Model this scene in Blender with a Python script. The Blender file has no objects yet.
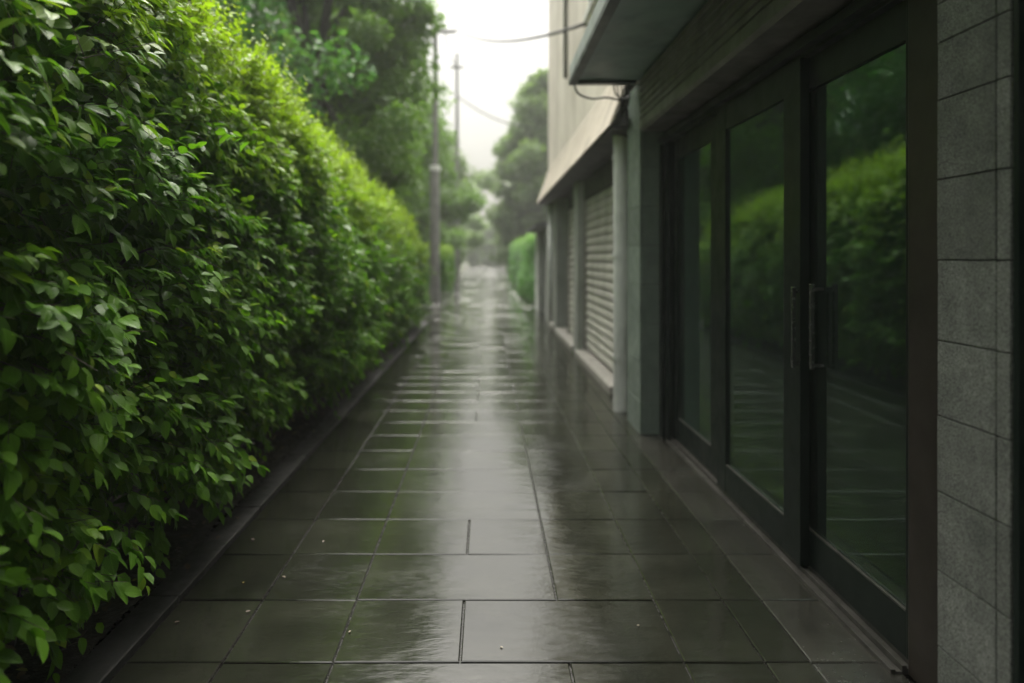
import bpy, bmesh, math, random
import numpy as np
from mathutils import Vector, Matrix

S = bpy.context.scene
COL = S.collection
rng = np.random.default_rng(11)
random.seed(5)
CAM_H = 1.5
F = 640.0            # focal length in pixels of the 1024 px wide picture

# ------------------------------------------------------------------ helpers
def link(name, me, mats=(), parent=None):
    o = bpy.data.objects.new(name, me)
    COL.objects.link(o)
    for m in (mats if isinstance(mats, (list, tuple)) else [mats]):
        me.materials.append(m)
    if parent: o.parent = parent
    return o

def tag(o, label=None, cat=None, group=None, kind=None):
    if label: o['label'] = label
    if cat: o['category'] = cat
    if group: o['group'] = group
    if kind: o['kind'] = kind
    return o

def thing(name, loc, label, cat, group=None):
    o = bpy.data.objects.new(name, None)
    o.empty_display_size = 0.2
    COL.objects.link(o)
    o.location = loc
    return tag(o, label, cat, group)

class MB:
    """collects boxes, tubes and polygons in world space -> one mesh object"""
    def __init__(s): s.v = []; s.f = []; s.mi = []
    def add(s, vs, fs, mi=0):
        b = len(s.v); s.v += [tuple(v) for v in vs]
        for f in fs: s.f.append([b + i for i in f]); s.mi.append(mi)
    def box(s, x0, x1, y0, y1, z0, z1, mi=0):
        v = [(x0,y0,z0),(x1,y0,z0),(x1,y1,z0),(x0,y1,z0),(x0,y0,z1),(x1,y0,z1),(x1,y1,z1),(x0,y1,z1)]
        s.add(v, [(0,3,2,1),(4,5,6,7),(0,1,5,4),(1,2,6,5),(2,3,7,6),(3,0,4,7)], mi)
    def bbox(s, x0, x1, y0, y1, z0, z1, b=0.004, mi=0):
        """box with chamfered edges"""
        b = min(b, (x1-x0)*.45, (y1-y0)*.45, (z1-z0)*.45)
        bm = bmesh.new()
        bmesh.ops.create_cube(bm, size=1.0)
        for v in bm.verts:
            v.co = Vector(((x0+x1)/2 + v.co.x*(x1-x0), (y0+y1)/2 + v.co.y*(y1-y0), (z0+z1)/2 + v.co.z*(z1-z0)))
        bmesh.ops.bevel(bm, geom=bm.edges[:], offset=b, segments=2, affect='EDGES', profile=0.7)
        bm.verts.index_update()
        s.add([v.co[:] for v in bm.verts], [[v.index for v in f.verts] for f in bm.faces], mi)
        bm.free()
    def extrude_y(s, prof, y0, y1, mi=0):
        """closed (x,z) profile extruded along y"""
        n = len(prof)
        v = [(p[0], y0, p[1]) for p in prof] + [(p[0], y1, p[1]) for p in prof]
        fs = [(i, (i+1) % n, n+(i+1) % n, n+i) for i in range(n)] + [tuple(range(n))[::-1], tuple(range(n, 2*n))]
        s.add(v, fs, mi)
    def tube(s, pts, rad, n=10, mi=0, cap=True):
        pts = [Vector(p) for p in pts]
        if not hasattr(rad, '__len__'): rad = [rad]*len(pts)
        rings = []
        up = Vector((0.13, 0.97, 0.21))
        for i, p in enumerate(pts):
            t = (pts[min(i+1, len(pts)-1)] - pts[max(i-1, 0)]).normalized()
            a = t.cross(up)
            if a.length < 1e-3: a = t.cross(Vector((1, 0, 0)))
            a.normalize(); b = t.cross(a)
            rings.append([p + (a*math.cos(2*math.pi*k/n) + b*math.sin(2*math.pi*k/n))*rad[i] for k in range(n)])
        vs = [v for r in rings for v in r]
        fs = [(i*n+k, i*n+(k+1) % n, (i+1)*n+(k+1) % n, (i+1)*n+k) for i in range(len(pts)-1) for k in range(n)]
        if cap:
            fs += [tuple(range(n))[::-1], tuple((len(pts)-1)*n+k for k in range(n))]
        s.add(vs, fs, mi)
    def build(s, name, mats, parent=None, smooth=False, recalc=True):
        me = bpy.data.meshes.new(name)
        off = Vector((0,0,0))
        if parent:
            p = parent
            while p: off += p.location; p = p.parent
        me.from_pydata([(v[0]-off.x, v[1]-off.y, v[2]-off.z) for v in s.v], [], s.f)
        o = link(name, me, mats, parent)
        for p, m in zip(me.polygons, s.mi): p.material_index = m; p.use_smooth = smooth
        if recalc:
            bm = bmesh.new(); bm.from_mesh(me)
            bmesh.ops.recalc_face_normals(bm, faces=bm.faces[:]); bm.to_mesh(me); bm.free()
        return o

def np_mesh(name, co, loops, starts, uv=None, attrs=None, smooth=True):
    me = bpy.data.meshes.new(name)
    me.vertices.add(len(co)); me.vertices.foreach_set('co', np.ascontiguousarray(co, np.float32).ravel())
    me.loops.add(len(loops)); me.loops.foreach_set('vertex_index', np.ascontiguousarray(loops, np.int32))
    me.polygons.add(len(starts)); me.polygons.foreach_set('loop_start', np.ascontiguousarray(starts, np.int32))
    me.update(calc_edges=True)
    me.polygons.foreach_set('use_smooth', np.full(len(starts), bool(smooth)))
    if uv is not None:
        l = me.uv_layers.new(name='leaf'); l.data.foreach_set('uv', np.ascontiguousarray(uv, np.float32).ravel())
    for k, a in (attrs or {}).items():
        at = me.attributes.new(k, 'FLOAT', 'FACE'); at.data.foreach_set('value', np.ascontiguousarray(a, np.float32))
    me.validate(clean_customdata=False)
    return me

# --- vectorised value noise
_perm = np.random.default_rng(3).random(4096)
def vnoise(p, scale):
    q = np.asarray(p, float)*scale + 100.0
    i = np.floor(q).astype(int); f = q - i; f = f*f*(3-2*f)
    def h(a, b, c): return _perm[(a*73 + b*1549 + c*3571 + (a*b*13) % 911) % 4096]
    r = 0
    for dx in (0, 1):
        for dy in (0, 1):
            for dz in (0, 1):
                w = (f[:,0] if dx else 1-f[:,0])*(f[:,1] if dy else 1-f[:,1])*(f[:,2] if dz else 1-f[:,2])
                r = r + w*h(i[:,0]+dx, i[:,1]+dy, i[:,2]+dz)
    return r
def nrm(a): return a/np.maximum(np.linalg.norm(a, axis=1, keepdims=True), 1e-6)

# ------------------------------------------------------------------ leaves
def tpl(ts, ws):
    """leaf outline: stations ts with half widths ws -> verts (t, s, h), faces"""
    v = [(0., 0., 0.)]; f = []
    k = len(ts)
    for t, w in zip(ts, ws): v += [(t, -w, .30*w), (t, 0, 0), (t, w, .30*w)]
    v.append((1., 0., 0.))
    for i in range(k):
        a = 1+3*i
        if i == 0: f += [(0, a+1, a), (0, a+2, a+1)]
        else:
            b = a-3; f += [(b, b+1, a+1, a), (b+1, b+2, a+2, a+1)]
    a = 1+3*(k-1); e = len(v)-1
    f += [(a, a+1, e), (a+1, a+2, e)]
    return np.array(v), f
TPL_NEAR = tpl((.09, .27, .52, .80), (.28, .48, .49, .28))
TPL_MID = tpl((.22, .62), (.42, .42))
TPL_FAR = (np.array([(0,0,0),(.42,-.5,.10),(1,0,-.05),(.42,.5,.10)], float), [(0,3,2),(0,2,1)])

def leaf_arrays(base, d, n, L, W, curl, template):
    V, Fs = template
    side = nrm(np.cross(d, n)); n = np.cross(side, d)
    t, s, h = V[:,0], V[:,1], V[:,2]
    N = len(base)
    co = (base[:,None,:] + d[:,None,:]*(L[:,None]*t)[:,:,None] + side[:,None,:]*(W[:,None]*s)[:,:,None]
          + n[:,None,:]*((W[:,None]*h) - (L*curl)[:,None]*(t**2))[:,:,None])
    lens = np.array([len(f) for f in Fs]); flat = np.concatenate([np.array(f) for f in Fs])
    nl = len(flat)
    loops = (flat[None,:] + (np.arange(N)*len(V))[:,None]).ravel()
    st0 = np.concatenate([[0], np.cumsum(lens)[:-1]])
    starts = (st0[None,:] + (np.arange(N)*nl)[:,None]).ravel()
    uv = np.tile(np.stack([s[flat]+.5, t[flat]], 1), (N, 1))
    return co.reshape(-1, 3), loops, starts, uv, len(Fs)

class Foliage:
    def __init__(s): s.co=[]; s.lo=[]; s.st=[]; s.uv=[]; s.tone=[]; s.young=[]; s.nv=0; s.nl=0
    def add(s, base, d, n, L, W, curl, tone, young, template):
        co, lo, st, uv, nf = leaf_arrays(base, d, n, L, W, curl, template)
        s.co.append(co); s.lo.append(lo+s.nv); s.st.append(st+s.nl); s.uv.append(uv)
        s.tone.append(np.repeat(tone, nf)); s.young.append(np.repeat(young, nf))
        s.nv += len(co); s.nl += len(lo)
    def build(s, name, mat, parent):
        co = np.concatenate(s.co); off = np.zeros(3); p = parent
        while p: off += np.array(p.location); p = p.parent
        me = np_mesh(name, co-off, np.concatenate(s.lo), np.concatenate(s.st), np.concatenate(s.uv),
                     {'tone': np.concatenate(s.tone), 'young': np.concatenate(s.young)})
        return link(name, me, mat, parent)

# ------------------------------------------------------------------ materials
def mat(name):
    m = bpy.data.materials.new(name); m.use_nodes = True
    nt = m.node_tree; nt.nodes.clear()
    return m, nt, nt.nodes, nt.links
def N(nt, typ, **kw):
    n = nt.nodes.new(typ)
    for k, v in kw.items(): setattr(n, k, v)
    return n
def setin(n, **kw):
    for k, v in kw.items(): n.inputs[k.replace('_', ' ')].default_value = v
def noise(nt, vec, scale, detail=4, rough=.55):
    n = N(nt, 'ShaderNodeTexNoise'); setin(n, Scale=scale, Detail=detail, Roughness=rough)
    nt.links.new(vec, n.inputs['Vector']); return n.outputs['Fac']
def ramp(nt, fac, stops):
    r = N(nt, 'ShaderNodeValToRGB'); e = r.color_ramp.elements
    while len(e) < len(stops): e.new(.5)
    for el, (p, c) in zip(e, stops):
        el.position = p; el.color = (c if hasattr(c, '__len__') else (c, c, c)) + (1,) if hasattr(c, '__len__') else (c, c, c, 1)
    nt.links.new(fac, r.inputs[0]); return r.outputs['Color']
def mapr(nt, fac, a, b, c, d):
    m = N(nt, 'ShaderNodeMapRange'); nt.links.new(fac, m.inputs[0])
    for i, v in enumerate((a, b, c, d)): m.inputs[i+1].default_value = v
    return m.outputs[0]
def math_(nt, op, a, b=None):
    m = N(nt, 'ShaderNodeMath', operation=op)
    for i, x in enumerate((a, b)):
        if x is None: continue
        if hasattr(x, 'is_linked'): nt.links.new(x, m.inputs[i])
        else: m.inputs[i].default_value = x
    return m.outputs[0]
def mixc(nt, f, a, b, blend='MIX'):
    m = N(nt, 'ShaderNodeMix', data_type='RGBA', blend_type=blend)
    for i, x in ((0, f), (6, a), (7, b)):
        if hasattr(x, 'is_linked'): nt.links.new(x, m.inputs[i])
        elif i == 0: m.inputs[0].default_value = x
        else: m.inputs[i].default_value = tuple(x)+(1,)
    return m.outputs[2]
def bump(nt, h, strength, dist, normal=None):
    b = N(nt, 'ShaderNodeBump'); setin(b, Strength=strength, Distance=dist)
    nt.links.new(h, b.inputs['Height'])
    if normal is not None: nt.links.new(normal, b.inputs['Normal'])
    return b.outputs['Normal']
def objco(nt): return N(nt, 'ShaderNodeNewGeometry').outputs['Position']
def scaled(nt, vec, sc):
    m = N(nt, 'ShaderNodeMapping'); m.inputs['Scale'].default_value = sc
    nt.links.new(vec, m.inputs['Vector']); return m.outputs[0]
def out(nt, sh):
    o = N(nt, 'ShaderNodeOutputMaterial'); nt.links.new(sh, o.inputs['Surface'])

def surf(name, c1, c2, scale=6., rough=(.4,.7), bumps=((60., .2, .003),), metallic=0., spec=.5, stain=None, coat=0., grain=None):
    """two-tone noisy principled surface"""
    m, nt, nd, lk = mat(name)
    p = objco(nt); f = noise(nt, p, scale, 6, .6)
    c = ramp(nt, f, ((.32, c1), (.68, c2)))
    if grain:
        g = noise(nt, p, grain[0], 2, .7)
        c = mixc(nt, grain[1], c, ramp(nt, g, ((.35, .15), (.7, 1.))), 'OVERLAY')
    if stain:
        s = noise(nt, scaled(nt, p, (1., 1., .12)), stain[0], 5, .6)
        c = mixc(nt, mapr(nt, s, .5, .72, 0, stain[2]), c, stain[1])
    b = N(nt, 'ShaderNodeBsdfPrincipled'); lk.new(c, b.inputs['Base Color'])
    lk.new(mapr(nt, noise(nt, p, scale*2.3, 4), .3, .7, rough[0], rough[1]), b.inputs['Roughness'])
    setin(b, Metallic=metallic); b.inputs['Specular IOR Level'].default_value = spec
    b.inputs['Coat Weight'].default_value = coat; b.inputs['Coat Roughness'].default_value = .12
    nn = None
    for sc, st, di in bumps: nn = bump(nt, noise(nt, p, sc, 4, .6), st, di, nn)
    if nn is not None: lk.new(nn, b.inputs['Normal'])
    out(nt, b.outputs[0]); return m

def leaf_mat(name, dark, mid, young, trans=.35, rough=.38, veins=True, spec=.45):
    m, nt, nd, lk = mat(name)
    at = N(nt, 'ShaderNodeAttribute', attribute_name='tone').outputs['Fac']
    ay = N(nt, 'ShaderNodeAttribute', attribute_name='young').outputs['Fac']
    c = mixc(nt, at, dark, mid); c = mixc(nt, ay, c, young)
    nrm_ = None
    if veins:
        uv = N(nt, 'ShaderNodeUVMap', uv_map='leaf').outputs[0]
        sx = N(nt, 'ShaderNodeSeparateXYZ'); lk.new(uv, sx.inputs[0])
        a = math_(nt, 'ABSOLUTE', math_(nt, 'SUBTRACT', sx.outputs[0], .5))
        mid_l = mapr(nt, a, .0, .035, 1., 0.)
        st = math_(nt, 'FRACT', math_(nt, 'MULTIPLY', math_(nt, 'SUBTRACT', sx.outputs[1], math_(nt, 'MULTIPLY', a, .75)), 7.))
        sv = mapr(nt, math_(nt, 'ABSOLUTE', math_(nt, 'SUBTRACT', st, .5)), .36, .5, 0., .5)
        vv = math_(nt, 'MAXIMUM', mid_l, sv)
        c = mixc(nt, math_(nt, 'MULTIPLY', vv, .35), c, tuple(min(1, x*1.7+.01) for x in mid))
        nrm_ = bump(nt, vv, .5, -.002)
    b = N(nt, 'ShaderNodeBsdfPrincipled'); lk.new(c, b.inputs['Base Color'])
    setin(b, Roughness=rough); b.inputs['Specular IOR Level'].default_value = spec
    t = N(nt, 'ShaderNodeBsdfTranslucent')
    lk.new(mixc(nt, 1., c, (1.45, 1.6, .6), 'MULTIPLY'), t.inputs['Color'])
    if nrm_ is not None: lk.new(nrm_, b.inputs['Normal'])
    mx = N(nt, 'ShaderNodeMixShader'); mx.inputs[0].default_value = trans
    lk.new(b.outputs[0], mx.inputs[1]); lk.new(t.outputs[0], mx.inputs[2])
    out(nt, mx.outputs[0]); return m

def slab_mat(name, c1, c2, wet, wr):
    m, nt, nd, lk = mat(name)
    p = objco(nt)
    tone = N(nt, 'ShaderNodeAttribute', attribute_name='tone').outputs['Fac']
    base = ramp(nt, noise(nt, p, 3.2, 7, .62), ((.3, c1), (.7, c2)))
    base = mixc(nt, .55, base, ramp(nt, tone, ((0., .22), (1., .78))), 'OVERLAY')
    base = mixc(nt, .5, base, ramp(nt, noise(nt, p, 260., 2, .7), ((.3, .2), (.72, .8))), 'OVERLAY')
    # water film: smooth where it stands, rough where the stone shows through
    film = noise(nt, scaled(nt, p, (1., .8, 1.)), 1.9, 6, .62)
    film = math_(nt, 'ADD', film, mapr(nt, noise(nt, scaled(nt, p, (9., 30., 1.)), 1., 3, .6), .3, .7, -.10, .10))
    film = math_(nt, 'ADD', film, mapr(nt, tone, 0, 1, -.05, .05))
    w = mapr(nt, film, .36-wet, .66-wet, 0., 1.)
    rough = mapr(nt, w, 0., 1., wr[0], wr[1])
    rough = math_(nt, 'ADD', rough, mapr(nt, noise(nt, p, 40., 3), .3, .7, -.04, .04))
    base = mixc(nt, mapr(nt, w, 0, 1, 0., .45), base, (.012, .0125, .009))
    h1 = noise(nt, scaled(nt, p, (5., 15., 1.)), 1., 5, .6)
    n1 = bump(nt, h1, .50, .004)
    fine = noise(nt, p, 220., 3, .65)
    bst = mapr(nt, w, 0., 1., .35, .04)
    b2 = N(nt, 'ShaderNodeBump'); b2.inputs['Distance'].default_value = .0012
    lk.new(bst, b2.inputs['Strength']); lk.new(fine, b2.inputs['Height']); lk.new(n1, b2.inputs['Normal'])
    b = N(nt, 'ShaderNodeBsdfPrincipled'); lk.new(base, b.inputs['Base Color'])
    lk.new(rough, b.inputs['Roughness']); lk.new(b2.outputs[0], b.inputs['Normal'])
    b.inputs['Specular IOR Level'].default_value = .95
    out(nt, b.outputs[0]); return m

def glass_mat(name, tint):
    m, nt, nd, lk = mat(name)
    tr = N(nt, 'ShaderNodeBsdfTransparent'); tr.inputs['Color'].default_value = tint+(1,)
    gl = N(nt, 'ShaderNodeBsdfGlossy'); setin(gl, Roughness=.02); gl.inputs['Color'].default_value = (.74, .95, .86, 1)
    fr = N(nt, 'ShaderNodeFresnel'); setin(fr, IOR=1.55)
    lk.new(bump(nt, noise(nt, objco(nt), 1.4, 1), .05, .02), gl.inputs['Normal'])
    f = mapr(nt, fr.outputs[0], 0., 1., .16, 1.)
    mx = N(nt, 'ShaderNodeMixShader'); lk.new(f, mx.inputs[0])
    lk.new(tr.outputs[0], mx.inputs[1]); lk.new(gl.outputs[0], mx.inputs[2])
    df = N(nt, 'ShaderNodeBsdfDiffuse'); df.inputs['Color'].default_value = (.30, .42, .36, 1)
    film = mapr(nt, noise(nt, scaled(nt, objco(nt), (3., 3., .8)), 1., 5, .6), .3, .75, .015, .05)   # milky green veil painted on the pane, imitating reflection and haze
    m2 = N(nt, 'ShaderNodeMixShader'); lk.new(film, m2.inputs[0]); lk.new(mx.outputs[0], m2.inputs[1]); lk.new(df.outputs[0], m2.inputs[2])  # film here is the painted veil, no coating on the glass
    out(nt, m2.outputs[0]); return m

M = {}
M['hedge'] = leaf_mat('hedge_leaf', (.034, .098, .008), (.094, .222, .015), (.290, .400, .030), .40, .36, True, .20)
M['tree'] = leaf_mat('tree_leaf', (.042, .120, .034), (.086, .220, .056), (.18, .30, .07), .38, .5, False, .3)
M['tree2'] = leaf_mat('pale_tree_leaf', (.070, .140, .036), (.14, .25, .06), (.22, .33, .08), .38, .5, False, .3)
M['tree_hazed'] = leaf_mat('hazed_tree_leaf', (.100, .165, .070), (.180, .270, .115), (.26, .34, .15), .38, .5, False, .3)  # distance haze put into the leaf colour of the far trees
M['bark'] = surf('wet_bark', (.018, .015, .012), (.05, .042, .033), 9., (.5, .8), ((30., .8, .02),))
M['twig'] = surf('twig', (.03, .022, .012), (.06, .045, .025), 30., (.6, .8), ())
M['soil'] = surf('dark_wet_soil', (.008, .007, .005), (.024, .019, .013), 14., (.55, .9), ((40., .9, .02), (150., .6, .006)))
M['ground'] = surf('rough_ground', (.03, .035, .018), (.055, .06, .03), 2., (.6, .9), ((8., .6, .05),))
M['kerb'] = surf('wet_kerb_stone', (.008, .0082, .0072), (.019, .019, .017), 8., (.45, .7), ((120., .5, .002),), grain=(200., .4))
M['grout'] = surf('wet_joint', (.006, .006, .005), (.014, .013, .011), 20., (.15, .4), ((90., .3, .001),))
M['slab'] = slab_mat('wet_paving_slab', (.0085, .0098, .0066), (.027, .0285, .0205), .07, (.20, .085))
M['slab_dry'] = slab_mat('damp_paving_slab', (.018, .0182, .0148), (.038, .0375, .031), .0, (.25, .15))
M['granite'] = surf('grey_granite_tile', (0.072, 0.080, 0.071), (0.128, 0.136, 0.123), 7., (.45, .7), ((160., .5, .0015),), grain=(260., .95), stain=(7., (.05, .055, .05), .5), spec=.3)
M['granite_dark'] = surf('green_grey_tile', (0.085, 0.111, 0.093), (0.136, 0.170, 0.145), 5., (.38, .6), ((160., .3, .001),), grain=(300., .5), stain=(5., (.03, .04, .03), .6))
M['granite_b'] = surf('grey_granite_tile', (0.062, 0.069, 0.061), (0.110, 0.117, 0.106), 7., (.45, .7), ((160., .5, .0015),), grain=(260., .95), stain=(7., (.05, .055, .05), .5), spec=.3)
M['granite_c'] = surf('grey_granite_tile', (0.081, 0.089, 0.080), (0.143, 0.152, 0.138), 7., (.45, .7), ((160., .5, .0015),), grain=(260., .95), stain=(7., (.05, .055, .05), .5), spec=.3)
M['granite_dark_b'] = surf('green_grey_tile', (0.075, 0.097, 0.082), (0.120, 0.150, 0.128), 5., (.38, .6), ((160., .3, .001),), grain=(300., .5), stain=(5., (.03, .04, .03), .6))
M['granite_dark_c'] = surf('green_grey_tile', (0.093, 0.122, 0.103), (0.150, 0.187, 0.159), 5., (.38, .6), ((160., .3, .001),), grain=(300., .5), stain=(5., (.03, .04, .03), .6))
M['tile_joint'] = surf('tile_joint', (.012, .012, .012), (.02, .02, .02), 30., (.7, .9), ())
M['frame'] = surf('dark_green_frame', (.004, .008, .0065), (.008, .0135, .011), 4., (.30, .48), ((90., .08, .001),), spec=.2)
M['jamb'] = surf('dark_brown_frame', (.018, .015, .012), (.030, .025, .021), 4., (.35, .5), ((140., .12, .001),), spec=.25)
M['track'] = surf('worn_metal_track', (.05, .049, .043), (.10, .097, .087), 12., (.3, .55), ((100., .3, .001),), metallic=.6)
M['steel'] = surf('brushed_steel', (.42, .43, .42), (.55, .55, .54), 40., (.18, .3), (), metallic=1.)
M['handle'] = surf('dark_handle', (.045, .048, .046), (.075, .08, .077), 20., (.2, .3), (), metallic=.5)
M['housing'] = surf('brown_grey_louvre', (.070, .066, .058), (.115, .108, .095), 3., (.35, .6), ((70., .2, .001),), stain=(4., (.04, .036, .03), .5))
M['canopy'] = surf('green_grey_canopy_metal', (.13, .20, .17), (.19, .265, .23), 2., (.35, .55), ((50., .1, .001),), stain=(3., (.05, .06, .05), .5))
M['fascia'] = surf('pale_canopy_fascia', (.30, .34, .33), (.40, .44, .43), 3., (.3, .5), ((60., .1, .001),), stain=(6., (.15, .16, .14), .6))
M['lip'] = surf('dark_canopy_lip', (.012, .022, .018), (.02, .033, .027), 3., (.3, .5), ())
M['plaster'] = surf('beige_plaster', (.64, .59, .51), (.80, .75, .66), 1.6, (.7, .9), ((60., .3, .004), (9., .25, .01)), stain=(2.2, (.30, .26, .20), .7))
M['apron'] = surf('weathered_apron_boards', (.50, .45, .37), (.64, .58, .49), 2.4, (.6, .85), ((50., .3, .003),), stain=(3., (.27, .235, .185), .8))
M['eave'] = surf('dark_eave', (.02, .021, .019), (.04, .04, .036), 4., (.6, .8), ())
M['render'] = surf('grey_render', (.24, .26, .23), (.34, .36, .325), 2.2, (.55, .8), ((70., .3, .003),), stain=(3., (.09, .095, .08), .7))
M['column'] = surf('pale_grey_column', (.52, .55, .52), (.68, .70, .67), 4., (.45, .7), ((60., .2, .002),), stain=(5., (.18, .19, .17), .8))
M['shutter'] = surf('grey_beige_shutter', (.33, .33, .29), (.44, .437, .385), 2., (.4, .6), ((60., .1, .001),), stain=(5., (.14, .13, .105), .6))
M['sill'] = surf('wet_concrete_sill', (.16, .155, .14), (.25, .24, .215), 5., (.3, .55), ((90., .3, .002),))
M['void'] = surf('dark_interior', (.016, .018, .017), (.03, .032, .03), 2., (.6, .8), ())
M['glass'] = glass_mat('tinted_glass', (.62, .76, .70))
M['pole'] = surf('weathered_pole', (.16, .158, .15), (.25, .245, .235), 5., (.5, .75), ((40., .3, .004),), stain=(3., (.05, .05, .045), .6))
M['band'] = surf('white_band', (.7, .7, .68), (.8, .8, .78), 5., (.4, .6), ())
M['cable'] = surf('black_cable', (.015, .015, .015), (.025, .025, .025), 30., (.5, .6), ())
M['roof'] = surf('grey_roof_sheet', (.10, .105, .10), (.17, .175, .165), 3., (.5, .7), ())
M['fallen'] = surf('yellow_fallen_leaf', (.22, .20, .02), (.34, .30, .05), 60., (.3, .5), ())
M['fallen2'] = surf('pale_fallen_leaf', (.09, .075, .045), (.16, .135, .09), 60., (.3, .5), ())
M['litter'] = leaf_mat('leaf_litter', (.020, .014, .008), (.085, .060, .030), (.20, .19, .05), .1, .5, False)

# ------------------------------------------------------------------ setting: ground, path, kerb, soil
mb = MB(); R = 170.
mb.add([(-R,-30,-.06),(R,-30,-.06),(R,R,-.06),(-R,R,-.06)], [(0,1,2,3)])
tag(mb.build('ground', M['ground']), kind='structure')

mb = MB()
mb.add([(-2.3,-3,-.012),(2.2,-3,-.012),(2.2,120,-.012),(-2.3,120,-.012)], [(0,1,2,3)])
tag(mb.build('path_bed', M['grout']), kind='structure')

XS = [-1.34, -.98, -.57, -.10, .305, .73, 1.03, 1.20, 1.50]
ROW0, ROWH = 2.37, .43
pos = []; lo = []; st = []; tones = []; mis = []
def slab(x0, x1, y0, y1, mi):
    g = .0035
    x0 += g; x1 -= g; y0 += g; y1 -= g
    b = .004
    cx, cy = (x0+x1)/2, (y0+y1)/2
    dz = random.gauss(0, .0006); tx = random.gauss(0, .0045); ty = random.gauss(0, .0042)
    def P(x, y, z): return (x, y, z + dz + tx*(x-cx) + ty*(y-cy))
    base = len(pos)
    pos.extend([P(x0,y0,-.02),P(x1,y0,-.02),P(x1,y1,-.02),P(x0,y1,-.02),
                P(x0,y0,-.003),P(x1,y0,-.003),P(x1,y1,-.003),P(x0,y1,-.003),
                P(x0+b,y0+b,0),P(x1-b,y0+b,0),P(x1-b,y1-b,0),P(x0+b,y1-b,0)])
    for f in ((8,9,10,11),(4,5,9,8),(5,6,10,9),(6,7,11,10),(7,4,8,11),(0,1,5,4),(1,2,6,5),(2,3,7,6),(3,0,4,7)):
        st.append(len(lo)); lo.extend(base+i for i in f); mis.append(mi)
    t = random.random()
    tones.extend([t]*9)
r0 = -10; r1 = 240
for r in range(r0, r1):
    y0 = ROW0 + r*ROWH; y1 = y0 + ROWH
    cols = list(XS)
    if r == 0: drop = {.305}          # slabs that are laid double in the nearest rows
    elif r in (1, -1): drop = {-.10}
    elif r == 2: drop = set()
    elif r == 3: drop = {-.10}
    else: drop = random.choice([{-.10}, {.305}, set(), {-.10}, set()])
    cols = [c for c in cols if c not in drop]
    if r > 28: cols = [-2.25, -1.80] + cols
    for a, b in zip(cols[:-1], cols[1:]):
        mi = 1 if (a >= 1.19 and y0 < 5.3) else 0
        slab(a, b, y0, y1, mi)
me = np_mesh('path', np.array(pos), np.array(lo), np.array(st), None, {'tone': np.array(tones)}, smooth=False)
po = link('path', me, [M['slab'], M['slab_dry']])
me.polygons.foreach_set('material_index', np.array(mis, np.int32))
tag(po, kind='structure')

mb = MB()
y = -2.2
while y < 14.6:
    mb.bbox(-1.49 + random.uniform(-.003, .003), -1.346, y+.004, y+.996, -.05, .016 + random.uniform(-.003, .003), .008)
    y += 1.0
tag(mb.build('kerb', M['kerb']), kind='structure')

# soil bed under the hedge
nx, ny = 24, 220
gx = np.linspace(-3.4, -1.485, nx); gy = np.linspace(-3, 16, ny)
X, Y = np.meshgrid(gx, gy)
P = np.stack([X.ravel(), Y.ravel(), np.zeros(X.size)], 1)
P[:,2] = -.03 + .07*vnoise(P, 2.2) + .035*vnoise(P, 11.) + .02*np.minimum(1, (-1.485-P[:,0])/.3)
idx = np.arange(nx*ny).reshape(ny, nx)
q = np.stack([idx[:-1,:-1], idx[:-1,1:], idx[1:,1:], idx[1:,:-1]], -1).reshape(-1, 4)
me = np_mesh('soil', P, q.ravel(), np.arange(len(q))*4)
tag(link('soil', me, M['soil']), kind='structure')

# ------------------------------------------------------------------ the hedge
hz_d = [-3, 2, 3.5, 5, 6.5, 8, 10, 12, 15]
hz_z = [3.2, 3.2, 3.12, 2.92, 2.74, 2.60, 2.46, 2.36, 2.3]
def hedge_surface(s, d):
    """s in 0..1 round the cross-section, d along the path -> point, outward normal"""
    zt = np.interp(d, hz_d, hz_z)
    e = np.clip((d-12.9)/1.8, 0, 1)**2
    zt = zt - .75*e
    ks = np.array([0, .10, .36, .60, .70, .78, .88, .96, 1.])
    kx = np.array([-1.56, -1.43, -1.38, -1.53, -1.66, -1.88, -2.30, -2.75, -2.9])
    x = np.interp(s, ks, kx) - .55*e
    zf = np.array([.0, .12, .47, .80, .92, 1.0, 1.01, .80, -.08])
    z = .28 + (zt-.28)*np.interp(s, ks, zf)
    return np.stack([x, d, z], 1), zt
def hedge_pn(s, d):
    p, zt = hedge_surface(s, d)
    p2, _ = hedge_surface(np.clip(s+.02, 0, 1), d); p1, _ = hedge_surface(np.clip(s-.02, 0, 1), d)
    t = nrm(p2-p1); n = np.stack([t[:,2], np.zeros(len(s)), -t[:,0]], 1)
    n = nrm(n + np.array([0, 1., 0])*(np.clip((d-12.9)/1.8, 0, 1)**1.5)[:,None])
    return p, n, zt

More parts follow.
